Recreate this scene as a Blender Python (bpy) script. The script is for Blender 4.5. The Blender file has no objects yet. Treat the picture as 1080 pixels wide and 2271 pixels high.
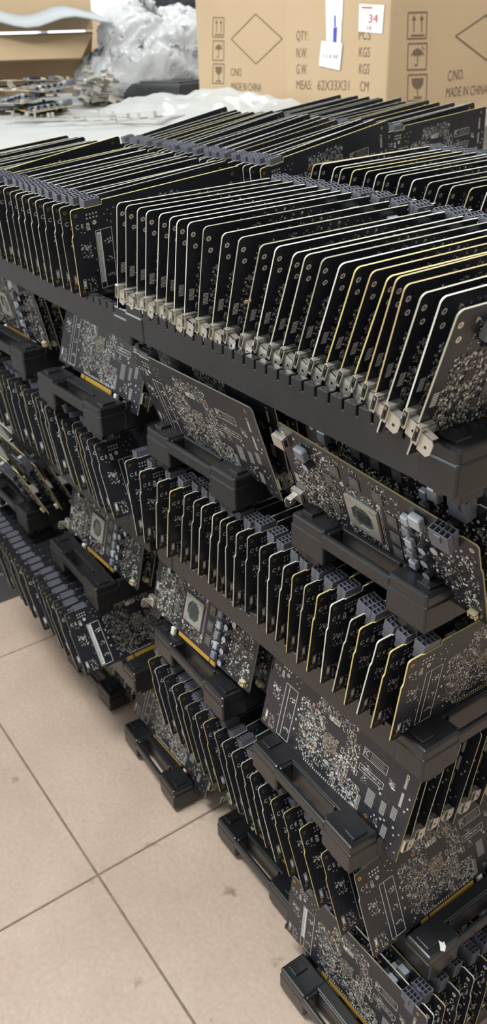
import bpy, bmesh, math, random
from mathutils import Matrix, Vector, Euler
R = math.radians
C = bpy.context.scene.collection
sc = bpy.context.scene

# ------------------------------------------------------------------ camera, world, lights
CAM_H = 1.13
th = math.pi - R(34.345)
Fh = Vector((math.cos(th), math.sin(th), 0)); Rt = Vector((math.sin(th), -math.cos(th), 0))
pt = R(29.594); roll = R(-1.747)
fw = Fh * math.cos(pt) + Vector((0, 0, -math.sin(pt))); up = Rt.cross(fw)
B0 = Rt * math.cos(roll) + up * math.sin(roll); B1 = -Rt * math.sin(roll) + up * math.cos(roll)
cam_d = bpy.data.cameras.new('camera'); cam = bpy.data.objects.new('camera', cam_d); C.objects.link(cam)
m = Matrix((B0, B1, -fw)).transposed().to_4x4(); m.translation = Vector((0, 0, CAM_H)); cam.matrix_world = m
cam_d.sensor_fit = 'VERTICAL'; cam_d.sensor_height = 24.0; cam_d.lens = 24.0 * 1886.0 / 2271.0
cam_d.clip_start = 0.02; cam_d.clip_end = 60
cam_d.dof.use_dof = True; cam_d.dof.focus_distance = 0.80; cam_d.dof.aperture_fstop = 7.0
sc.camera = cam
w = bpy.data.worlds.new('world'); sc.world = w; w.use_nodes = True
w.node_tree.nodes['Background'].inputs[0].default_value = (0.92, 0.97, 1.0, 1)
w.node_tree.nodes['Background'].inputs[1].default_value = 0.58
sc.view_settings.view_transform = 'Standard'; sc.view_settings.look = 'None'
sc.view_settings.exposure = 0.0; sc.view_settings.gamma = 1.0; sc.view_settings.use_curve_mapping = False

def area(name, loc, size, power, target, col=(1, 1, 1)):
    l = bpy.data.lights.new(name, 'AREA'); l.shape = 'RECTANGLE'; l.size, l.size_y = size
    l.energy = power; l.color = col
    o = bpy.data.objects.new(name, l); C.objects.link(o); o.location = loc
    o.rotation_euler = (Vector(target) - Vector(loc)).to_track_quat('-Z', 'Y').to_euler()
    return o
area('ceiling_light', (-0.9, -0.35, 2.75), (1.3, 0.35), 66, (-1.0, -0.1, 0), (0.98, 1, 0.98))
area('ceiling_light', (-2.9, 1.6, 2.75), (1.3, 0.35), 27, (-2.9, 1.6, 0), (0.98, 1, 0.98))
area('ceiling_light', (-0.9, 2.0, 2.75), (1.3, 0.35), 34, (-0.9, 1.8, 0), (0.98, 1, 0.98))
area('window_daylight', (-3.4, -1.8, 1.7), (2.0, 1.4), 75, (-0.8, 0.3, 0.3), (0.95, 0.98, 1))

# ------------------------------------------------------------------ projection helpers (camera fitted to the photo)
CAMP = Vector((0, 0, CAM_H))
def ray(x, y):
    return (B0 * ((x - 540) / 1886.0) - B1 * ((y - 1135.5) / 1886.0) + fw)
def at(x, y, z):
    d = ray(x, y); return CAMP + d * ((z - CAM_H) / d.z)
def on_plane(x, y, p0, n):
    d = ray(x, y); return CAMP + d * ((p0 - CAMP).dot(n) / d.dot(n))

# ------------------------------------------------------------------ materials
MAT = {}
def mat(name, col, rough=0.5, metal=0.0, spec=0.5, noise=None, bump=None, objrand=0.0, trans=0.0, alpha=1.0, coat=0.0, ior=None, emit=None):
    m = bpy.data.materials.new(name); m.use_nodes = True; nt = m.node_tree; b = nt.nodes['Principled BSDF']
    b.inputs['Base Color'].default_value = (*col, 1); b.inputs['Roughness'].default_value = rough
    b.inputs['Metallic'].default_value = metal; b.inputs['Specular IOR Level'].default_value = spec
    b.inputs['Coat Weight'].default_value = coat
    b.inputs['Transmission Weight'].default_value = trans; b.inputs['Alpha'].default_value = alpha
    if emit:
        b.inputs['Emission Color'].default_value = (*emit[0], 1); b.inputs['Emission Strength'].default_value = emit[1]
    tc = nt.nodes.new('ShaderNodeTexCoord')
    if noise:
        sc_, amt, col2 = noise
        n = nt.nodes.new('ShaderNodeTexNoise'); n.inputs['Scale'].default_value = sc_; n.inputs['Detail'].default_value = 6
        nt.links.new(tc.outputs['Object'], n.inputs['Vector'])
        cr = nt.nodes.new('ShaderNodeValToRGB'); cr.color_ramp.elements[0].position = 0.5 - amt / 2; cr.color_ramp.elements[1].position = 0.5 + amt / 2
        cr.color_ramp.elements[0].color = (*col, 1); cr.color_ramp.elements[1].color = (*col2, 1)
        nt.links.new(n.outputs['Fac'], cr.inputs[0]); nt.links.new(cr.outputs[0], b.inputs['Base Color'])
    if bump:
        n = nt.nodes.new('ShaderNodeTexNoise'); n.inputs['Scale'].default_value = bump[0]; n.inputs['Detail'].default_value = 4
        nt.links.new(tc.outputs['Object'], n.inputs['Vector'])
        bp = nt.nodes.new('ShaderNodeBump'); bp.inputs['Strength'].default_value = bump[1]; bp.inputs['Distance'].default_value = bump[2]
        nt.links.new(n.outputs['Fac'], bp.inputs['Height']); nt.links.new(bp.outputs[0], b.inputs['Normal'])
    MAT[name] = m
    return m

mat('rack_plastic', (0.0085, 0.009, 0.0105), 0.30, spec=0.6, noise=(40, .5, (0.015, 0.015, 0.018)), bump=(900, .15, .0004))
mat('silk', (0.70, 0.70, 0.66), 0.6)
mat('solder', (0.60, 0.60, 0.58), 0.38, metal=0.45)
mat('gold', (0.72, 0.47, 0.14), 0.30, metal=0.9)
mat('copper_ring', (0.55, 0.27, 0.13), 0.35, metal=0.7)
mat('finger_gold', (0.80, 0.48, 0.09), 0.38, metal=0.55)
mat('chip_black', (0.022, 0.022, 0.024), 0.42, noise=(300, .5, (0.035, 0.035, 0.038)))
mat('memory_grey', (0.085, 0.082, 0.080), 0.45)
mat('frame_metal', (0.46, 0.45, 0.41), 0.38, metal=0.6)
mat('substrate_green', (0.02, 0.06, 0.035), 0.4)
mat('die_mirror', (0.20, 0.22, 0.23), 0.12, metal=0.8)
mat('choke_grey', (0.20, 0.22, 0.26), 0.42, metal=0.2)
mat('choke_pale', (0.42, 0.46, 0.50), 0.40, metal=0.2)
mat('cap_body', (0.02, 0.02, 0.035), 0.3)
mat('cap_top', (0.50, 0.54, 0.60), 0.3, metal=0.6)
mat('connector_plastic', (0.115, 0.118, 0.145), 0.5)
mat('black_and_recess_shade', (0.008, 0.008, 0.012), 0.6)  # black for dark parts; also paints shade into socket recesses
mat('steel', (0.56, 0.54, 0.48), 0.34, metal=0.75, noise=(60, .6, (0.70, 0.66, 0.59)))
mat('header_cream', (0.62, 0.54, 0.33), 0.5)
mat('header_white', (0.72, 0.71, 0.64), 0.5)
mat('smd_grey', (0.26, 0.255, 0.235), 0.5, metal=0.2)
mat('smd_tan', (0.30, 0.25, 0.17), 0.5)
mat('paper_white', (0.74, 0.75, 0.75), 0.6)
mat('pad_grey', (0.27, 0.28, 0.28), 0.7, noise=(200, .4, (0.36, 0.37, 0.37)))
mat('ink_black', (0.045, 0.035, 0.03), 0.7)
mat('ink_brown', (0.17, 0.115, 0.07), 0.8)
mat('ink_red', (0.62, 0.03, 0.03), 0.6)
mat('ink_blue', (0.05, 0.06, 0.42), 0.6)
mat('cardboard', (0.50, 0.365, 0.225), 0.85, spec=.2, noise=(6, .7, (0.55, 0.41, 0.262)))
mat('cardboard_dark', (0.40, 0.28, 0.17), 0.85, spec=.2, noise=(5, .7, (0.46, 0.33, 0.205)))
mat('tape_clear', (0.72, 0.72, 0.70), 0.25)
mat('foam_white', (0.36, 0.38, 0.39), 0.7)
mat('table_white', (0.50, 0.50, 0.485), 0.5)
mat('plinth_dark', (0.10, 0.105, 0.115), 0.5)
mat('wall_paint', (0.55, 0.52, 0.46), 0.8, noise=(2, .8, (0.6, 0.57, 0.5)))
mat('dark_plastic', (0.03, 0.032, 0.036), 0.5)
mat('fabric_black', (0.02, 0.02, 0.028), 0.8)
mat('frame_white', (0.75, 0.76, 0.77), 0.5)
mat('sky_glow', (0.9, 0.95, 1.0), 0.5, emit=((0.93, 0.97, 1.0), 1.6))

def film(name, col, w_gloss, alpha):
    m = bpy.data.materials.new(name); m.use_nodes = True; nt = m.node_tree; nt.nodes.clear()
    out = nt.nodes.new('ShaderNodeOutputMaterial')
    d = nt.nodes.new('ShaderNodeBsdfDiffuse'); d.inputs[0].default_value = (*col, 1)
    t = nt.nodes.new('ShaderNodeBsdfTranslucent'); t.inputs[0].default_value = (*col, 1)
    g = nt.nodes.new('ShaderNodeBsdfGlossy'); g.inputs[1].default_value = 0.22; g.inputs[0].default_value = (.9, .9, .9, 1)
    tr = nt.nodes.new('ShaderNodeBsdfTransparent')
    a = nt.nodes.new('ShaderNodeMixShader'); a.inputs[0].default_value = .35; nt.links.new(d.outputs[0], a.inputs[1]); nt.links.new(t.outputs[0], a.inputs[2])
    b = nt.nodes.new('ShaderNodeMixShader'); b.inputs[0].default_value = w_gloss; nt.links.new(a.outputs[0], b.inputs[1]); nt.links.new(g.outputs[0], b.inputs[2])
    c = nt.nodes.new('ShaderNodeMixShader'); c.inputs[0].default_value = alpha; nt.links.new(tr.outputs[0], c.inputs[1]); nt.links.new(b.outputs[0], c.inputs[2])
    n = nt.nodes.new('ShaderNodeTexNoise'); n.inputs['Scale'].default_value = 14; n.inputs['Detail'].default_value = 5
    tc = nt.nodes.new('ShaderNodeTexCoord'); nt.links.new(tc.outputs['Object'], n.inputs['Vector'])
    bp = nt.nodes.new('ShaderNodeBump'); bp.inputs['Strength'].default_value = .5; bp.inputs['Distance'].default_value = .02
    nt.links.new(n.outputs['Fac'], bp.inputs['Height'])
    for s in (d, t, g): nt.links.new(bp.outputs[0], s.inputs['Normal'])
    nt.links.new(c.outputs[0], out.inputs[0]); MAT[name] = m
film('film_plastic', (0.62, 0.625, 0.61), .14, .66)
film('bag_plastic', (0.74, 0.75, 0.76), .05, .86)

# solder mask of the boards: near black with faint copper traces; edges vary in shade per board
def board_mats():
    m = bpy.data.materials.new('solder_mask'); m.use_nodes = True; nt = m.node_tree; b = nt.nodes['Principled BSDF']
    tc = nt.nodes.new('ShaderNodeTexCoord')
    v = nt.nodes.new('ShaderNodeTexVoronoi'); v.feature = 'DISTANCE_TO_EDGE'; v.distance = 'MANHATTAN' if hasattr(v, 'distance') else v.distance
    v.inputs['Scale'].default_value = 220
    nt.links.new(tc.outputs['Object'], v.inputs['Vector'])
    cr = nt.nodes.new('ShaderNodeValToRGB'); cr.color_ramp.elements[0].position = .02; cr.color_ramp.elements[1].position = .08
    cr.color_ramp.elements[0].color = (0.026, 0.027, 0.030, 1); cr.color_ramp.elements[1].color = (0.0135, 0.0140, 0.0215, 1)
    nt.links.new(v.outputs['Distance'], cr.inputs[0]); nt.links.new(cr.outputs[0], b.inputs['Base Color'])
    b.inputs['Roughness'].default_value = .34; b.inputs['Specular IOR Level'].default_value = .55
    MAT['solder_mask'] = m
    e = bpy.data.materials.new('board_edge'); e.use_nodes = True; nt = e.node_tree; b = nt.nodes['Principled BSDF']
    oi = nt.nodes.new('ShaderNodeObjectInfo'); cr = nt.nodes.new('ShaderNodeValToRGB'); r = cr.color_ramp
    r.interpolation = 'CONSTANT'
    cols = [(0, (.44, .42, .33)), (.2, (.35, .34, .26)), (.38, (.54, .45, .16)), (.5, (.28, .275, .20)), (.62, (.60, .59, .51)), (.76, (.42, .33, .14)), (.86, (.49, .48, .39))]
    r.elements[0].position = 0; r.elements[0].color = (*cols[0][1], 1); r.elements[1].position = cols[1][0]; r.elements[1].color = (*cols[1][1], 1)
    for p_, c_ in cols[2:]:
        el = r.elements.new(p_); el.color = (*c_, 1)
    nt.links.new(oi.outputs['Random'], cr.inputs[0]); nt.links.new(cr.outputs[0], b.inputs['Base Color']); b.inputs['Roughness'].default_value = .5
    MAT['board_edge'] = e
board_mats()

def floor_mat():
    m = bpy.data.materials.new('floor_tiles'); m.use_nodes = True; nt = m.node_tree; b = nt.nodes['Principled BSDF']
    tc = nt.nodes.new('ShaderNodeTexCoord')
    n1 = nt.nodes.new('ShaderNodeTexNoise'); n1.inputs['Scale'].default_value = 5; n1.inputs['Detail'].default_value = 8; n1.inputs['Roughness'].default_value = .65
    n2 = nt.nodes.new('ShaderNodeTexNoise'); n2.inputs['Scale'].default_value = 140; n2.inputs['Detail'].default_value = 3
    for n in (n1, n2): nt.links.new(tc.outputs['Object'], n.inputs['Vector'])
    cr = nt.nodes.new('ShaderNodeValToRGB'); cr.color_ramp.elements[0].position = .3; cr.color_ramp.elements[1].position = .75
    cr.color_ramp.elements[0].color = (0.53, 0.40, 0.315, 1); cr.color_ramp.elements[1].color = (0.66, 0.525, 0.42, 1)
    nt.links.new(n1.outputs['Fac'], cr.inputs[0])
    cr2 = nt.nodes.new('ShaderNodeValToRGB'); cr2.color_ramp.elements[0].position = .3; cr2.color_ramp.elements[1].position = .7
    cr2.color_ramp.elements[0].color = (.86, .86, .86, 1); cr2.color_ramp.elements[1].color = (1, 1, 1, 1)
    nt.links.new(n2.outputs['Fac'], cr2.inputs[0])
    mx = nt.nodes.new('ShaderNodeMix'); mx.data_type = 'RGBA'; mx.blend_type = 'MULTIPLY'; mx.inputs[0].default_value = 1
    nt.links.new(cr.outputs[0], mx.inputs[6]); nt.links.new(cr2.outputs[0], mx.inputs[7])
    # small dark specks and scuffs
    n3 = nt.nodes.new('ShaderNodeTexNoise'); n3.inputs['Scale'].default_value = 22; n3.inputs['Detail'].default_value = 5
    nt.links.new(tc.outputs['Object'], n3.inputs['Vector'])
    cr3 = nt.nodes.new('ShaderNodeValToRGB'); cr3.color_ramp.elements[0].position = .24; cr3.color_ramp.elements[1].position = .32
    cr3.color_ramp.elements[0].color = (.55, .48, .42, 1); cr3.color_ramp.elements[1].color = (1, 1, 1, 1)
    nt.links.new(n3.outputs['Fac'], cr3.inputs[0])
    mx2 = nt.nodes.new('ShaderNodeMix'); mx2.data_type = 'RGBA'; mx2.blend_type = 'MULTIPLY'; mx2.inputs[0].default_value = 1
    nt.links.new(mx.outputs[2], mx2.inputs[6]); nt.links.new(cr3.outputs[0], mx2.inputs[7])
    nt.links.new(mx2.outputs[2], b.inputs['Base Color'])
    b.inputs['Roughness'].default_value = .42; b.inputs['Specular IOR Level'].default_value = .4
    bp = nt.nodes.new('ShaderNodeBump'); bp.inputs['Strength'].default_value = .25; bp.inputs['Distance'].default_value = .002
    nt.links.new(n1.outputs['Fac'], bp.inputs['Height']); nt.links.new(bp.outputs[0], b.inputs['Normal'])
    MAT['floor_tiles'] = m
floor_mat()
mat('grout', (0.16, 0.13, 0.10), 0.9, noise=(60, .5, (0.28, 0.24, 0.19)))

# ------------------------------------------------------------------ mesh builder
class MB:
    def __init__(s): s.v = []; s.f = []; s.m = []; s.mats = []; s.sm = []
    def mi(s, name):
        if name not in s.mats: s.mats.append(name)
        return s.mats.index(name)
    def add(s, vs, fs, mat, M=None, smooth=False):
        b = len(s.v); k = s.mi(mat)
        for p in vs:
            p = Vector(p); s.v.append(tuple(M @ p) if M else tuple(p))
        for f in fs: s.f.append([b + i for i in f]); s.m.append(k); s.sm.append(smooth)
    def box(s, x0, x1, y0, y1, z0, z1, mat, M=None):
        s.add([(x0, y0, z0), (x1, y0, z0), (x1, y1, z0), (x0, y1, z0), (x0, y0, z1), (x1, y0, z1), (x1, y1, z1), (x0, y1, z1)],
              [(0, 3, 2, 1), (4, 5, 6, 7), (0, 1, 5, 4), (1, 2, 6, 5), (2, 3, 7, 6), (3, 0, 4, 7)], mat, M)
    def bbox(s, x0, x1, y0, y1, z0, z1, mat, bev, M=None, seg=2):
        bm = bmesh.new(); bmesh.ops.create_cube(bm, size=1)
        for v in bm.verts: v.co = Vector(((x0 + x1) / 2 + v.co.x * (x1 - x0), (y0 + y1) / 2 + v.co.y * (y1 - y0), (z0 + z1) / 2 + v.co.z * (z1 - z0)))
        bmesh.ops.bevel(bm, geom=list(bm.edges), offset=bev, segments=seg, affect='EDGES', profile=.5)
        s.bm(bm, mat, M)
    def bm(s, bm, mat, M=None, smooth=False):
        bm.verts.index_update()
        s.add([v.co.copy() for v in bm.verts], [[v.index for v in f.verts] for f in bm.faces], mat, M, smooth); bm.free()
    def cyl(s, c, axis, r, h, mat, seg=12, mat2=None, r2=None, M=None):
        a = Vector(axis).normalized(); q = Vector((0, 0, 1)).rotation_difference(a).to_matrix(); c = Vector(c); r2 = r if r2 is None else r2
        vs = [c + q @ Vector((r * math.cos(t * 2 * math.pi / seg), r * math.sin(t * 2 * math.pi / seg), 0)) for t in range(seg)]
        vs += [c + q @ Vector((r2 * math.cos(t * 2 * math.pi / seg), r2 * math.sin(t * 2 * math.pi / seg), h)) for t in range(seg)]
        s.add(vs, [(i, (i + 1) % seg, seg + (i + 1) % seg, seg + i) for i in range(seg)] + [tuple(range(seg))[::-1]], mat, M, False)
        s.add(vs[seg:], [tuple(range(seg))], mat2 or mat, M)
    def ring(s, x, z, ri, ro, y, sgn, mat, seg=14, th=.0002):
        vs = []
        for k in range(seg):
            a = 2 * math.pi * k / seg
            for rr in (ri, ro): vs.append((x + rr * math.cos(a), y + sgn * th, z + rr * math.sin(a)))
        fs = [(2 * i, 2 * i + 1, (2 * i + 3) % (2 * seg), (2 * i + 2) % (2 * seg)) for i in range(seg)]
        if sgn > 0: fs = [f[::-1] for f in fs]
        s.add(vs, fs, mat)
    def prism(s, pts, y0, y1, side, cap):
        n = len(pts)
        vs = [(x, y0, z) for x, z in pts] + [(x, y1, z) for x, z in pts]
        s.add(vs, [(i, i + n, (i + 1) % n + n, (i + 1) % n) for i in range(n)], side)
        s.add(vs, [tuple(range(n)), tuple(range(n, 2 * n))[::-1]], cap)
    def mesh(s, name):
        me = bpy.data.meshes.new(name); me.from_pydata(s.v, [], s.f)
        for n in s.mats: me.materials.append(MAT[n])
        for i, p in enumerate(me.polygons): p.material_index = s.m[i]; p.use_smooth = s.sm[i]
        me.update(); return me
    def obj(s, name, parent=None):
        o = bpy.data.objects.new(name, s.mesh(name)); C.objects.link(o)
        if parent: o.parent = parent
        return o
def tag(o, label=None, cat=None, group=None, kind=None):
    if label: o['label'] = label
    if cat: o['category'] = cat
    if group: o['group'] = group
    if kind: o['kind'] = kind
    return o
def empty(name, loc=(0, 0, 0)):
    o = bpy.data.objects.new(name, None); C.objects.link(o); o.location = loc; o.empty_display_size = .02; return o
def copy_tree(o, parent=None):
    c = o.copy(); C.objects.link(c)
    if parent: c.parent = parent
    for ch in list(o.children): copy_tree(ch, c)
    return c

def text_geo(txt):
    cu = bpy.data.curves.new('t', 'FONT'); cu.body = txt; cu.size = 1; cu.resolution_u = 3
    o = bpy.data.objects.new('t', cu); C.objects.link(o)
    dg = bpy.context.evaluated_depsgraph_get(); me = bpy.data.meshes.new_from_object(o.evaluated_get(dg))
    vs = [v.co.copy() for v in me.vertices]; fs = [tuple(p.vertices) for p in me.polygons]
    bpy.data.objects.remove(o); bpy.data.curves.remove(cu); bpy.data.meshes.remove(me)
    x0 = min(v.x for v in vs); x1 = max(v.x for v in vs); y0 = min(v.y for v in vs); y1 = max(v.y for v in vs)
    return [((v.x - x0) / (x1 - x0), (v.y - y0) / (y1 - y0)) for v in vs], fs
def put_text(mb, txt, P, U, V, W_, H_, mat):
    """text filling the box with corner P, width W_ along unit U, height H_ along unit V"""
    vs, fs = text_geo(txt); P, U, V = Vector(P), Vector(U), Vector(V)
    mb.add([P + U * (a * W_) + V * (b * H_) for a, b in vs], fs, mat)

# ------------------------------------------------------------------ the setting
Z = lambda k: (6 - k) * .1634 + .05          # top of the racks of layer k (1 = top)
fl = MB()
TX, TY, TS, G = -.854, .291, .60, .0016
for i in range(-9, 5):
    for j in range(-6, 9):
        fl.bbox(TX + i * TS + G, TX + (i + 1) * TS - G, TY + j * TS + G, TY + (j + 1) * TS - G, -.01, 0, 'floor_tiles', .0012, seg=1)
fl.box(TX - 9 * TS, TX + 5 * TS, TY - 6 * TS, TY + 9 * TS, -.02, -.0022, 'grout')
tag(fl.obj('floor'), kind='structure')
wl = MB()
WX = -6.2
# back wall at far left with a window opening
wl.box(WX - .1, WX, -3.2, 6.2, 0, 1.05, 'wall_paint'); wl.box(WX - .1, WX, -3.2, 6.2, 2.3, 3.0, 'wall_paint')
wl.box(WX - .1, WX, -3.2, 1.2, 1.05, 2.3, 'wall_paint'); wl.box(WX - .1, WX, 3.5, 6.2, 1.05, 2.3, 'wall_paint')
tag(wl.obj('wall_left'), kind='structure')
wd = MB()
for y in (1.2, 1.95, 2.7, 3.45): wd.box(WX - .07, WX - .01, y, y + .05, 1.05, 2.3, 'frame_white')
for z in (1.05, 2.25): wd.box(WX - .07, WX - .01, 1.2, 3.5, z, z + .05, 'frame_white')
win = tag(wd.obj('window_1'), kind='structure')
wb = MB(); wb.box(WX - .4, WX - .35, .6, 4.2, .6, 2.7, 'sky_glow')  # added glowing panel standing in for daylight beyond the window
tag(wb.obj('daylight_panel'), kind='structure')
wk = MB(); wk.box(-6.3, 2.3, 6.1, 6.2, 0, 3, 'wall_paint'); tag(wk.obj('wall_back'), kind='structure')
wr = MB(); wr.box(2.1, 2.2, -3.2, 6.2, 0, 3, 'wall_paint'); tag(wr.obj('wall_right'), kind='structure')

# ------------------------------------------------------------------ storage rack (long side along x)
RL, RW, RH = .50, .19, .040
def make_rack():
    root = empty('storage_rack')
    P = 'rack_plastic'
    for side in (0, 1):
        h = MB()
        F = (lambda x: x) if side == 0 else (lambda x: RL - x)
        def bb(x0, x1, y0, y1, z0, z1, bev=.002):
            a, b = sorted((F(x0), F(x1))); h.bbox(a, b, y0, y1, z0, z1, P, bev)
        for (y0, y1) in ((0, .050), (.138, RW)):
            bb(0, .040, y0, y1, 0, .029, .0025); bb(.0010, .0392, y0 + .0010, y1 - .0010, .026, RH, .0028)
            for fx_ in (.010, .028): bb(fx_ - .005, fx_ + .005, y0 + .012, y1 - .012, -.0101, .002, .001)
            # raised locating peg and its rim
            yc = y0 + .015 if y0 == 0 else y1 - .015
            bb(.010, .030, yc - .008, yc + .008, RH - .001, RH + .0028, .001)
        bb(.000, .0065, .046, .142, .021, .037, .0022)          # grip bar
        bb(.0235, .0400, .046, .142, 0, .0388, .0022)           # inner wall behind the grip opening
        bb(.0210, .0245, .054, .134, .022, .0398, .0015)        # rolled rim of the opening
        bb(.005, .024, .046, .053, .016, .0375, .002); bb(.005, .024, .135, .142, .016, .0375, .002)
        h.obj('end_handle', root)
    for side in (0, 1):
        s = MB(); y0, y1 = (0.0015, .0105) if side == 0 else (RW - .0105, RW - .0015)
        s.bbox(.036, RL - .036, y0, y1, 0, .030, P, .001, seg=1)
        n = 24; p = (RL - .08) / n
        for i in range(n):
            x = .04 + i * p; s.bbox(x + .0014, x + p - .0014, y0, y1, .028, .0392, P, .0008, seg=1)
        s.obj('slotted_wall', root)
    b = MB()
    for y in (.05, .085, .12): b.box(.03, RL - .03, y, y + .010, 0, .006, P)
    for i in range(9):
        x = .045 + i * .050; b.box(x, x + .008, .008, RW - .008, .001, .0065, P)
    b.obj('base_lattice', root)
    return root
rack0 = make_rack(); rack_used = [False]
RACKN = [0]
def rack(x, y, k, yaw, label, dz=0, rx=0):
    """x,y = corner of the rack at its local origin; k = layer"""
    o = rack0 if not rack_used[0] else copy_tree(rack0); rack_used[0] = True
    o.location = (x, y, Z(k) - RH + dz); o.rotation_euler = (rx, 0, R(yaw))
    tag(o, label, 'storage rack', 'black slotted storage racks'); return o

# ------------------------------------------------------------------ graphics card
T = .0016; BACK = T / 2; FRONT = -T / 2; CL = .241
def arc(cx, cz, r, a0, a1, n=5):
    return [(cx + r * math.cos(R(a0 + (a1 - a0) * i / n)), cz + r * math.sin(R(a0 + (a1 - a0) * i / n))) for i in range(n + 1)]
OUT = [(0.0, -.004), (.020, -.004), (.0225, .004), (.0225, .0075), (.0745, .0075), (.0745, .0015), (.1655, .0015), (.1655, .0075)]
OUT += arc(.238, .0105, .003, -90, 0, 3) + [(.241, .083), (.2392, .0865)] + arc(.2352, .112, .004, 0, 90) + [(.222, .116), (.2215, .1145), (.1985, .1145), (.198, .120)] + arc(.005, .115, .005, 90, 180)

def seg_rects(mb, rnd, x0, x1, z0, z1, n, y, sgn, mats, smin=.0006, smax=.0024, th=.0002):
    for _ in range(n):
        x = rnd.uniform(x0, x1); z = rnd.uniform(z0, z1); a = rnd.choice((0, 0, 0, 90, 90, 90, 45, -45))
        l = rnd.uniform(smin, smax); w_ = rnd.uniform(.0002, .00045) if rnd.random() < .75 else rnd.uniform(.0005, .0010)
        c, s_ = math.cos(R(a)), math.sin(R(a)); vs = []
        for dx, dz in ((-l, -w_), (l, -w_), (l, w_), (-l, w_)):
            vs.append((x + dx * c - dz * s_, y + sgn * th, z + dx * s_ + dz * c))
        mb.add(vs, [(0, 1, 2, 3) if sgn < 0 else (3, 2, 1, 0)], rnd.choice(mats))
def frame_rect(mb, x0, x1, z0, z1, w_, y, sgn, mat, th=.0002):
    for a in ((x0, x1, z0, z0 + w_), (x0, x1, z1 - w_, z1), (x0, x0 + w_, z0, z1), (x1 - w_, x1, z0, z1)):
        flat(mb, *a, y, sgn, mat, th)
def flat(mb, x0, x1, z0, z1, y, sgn, mat, th=.0002):
    yy = y + sgn * th
    vs = [(x0, yy, z0), (x1, yy, z0), (x1, yy, z1), (x0, yy, z1)]
    mb.add(vs, [(0, 1, 2, 3) if sgn < 0 else (3, 2, 1, 0)], mat)
def disc(mb, x, z, r, y, sgn, mat, seg=9, th=.0003, rz=None):
    rz = rz or r
    vs = [(x + r * math.cos(2 * math.pi * i / seg), y + sgn * th, z + rz * math.sin(2 * math.pi * i / seg)) for i in range(seg)]
    mb.add(vs, [tuple(range(seg)) if sgn < 0 else tuple(range(seg))[::-1]], mat)

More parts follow.
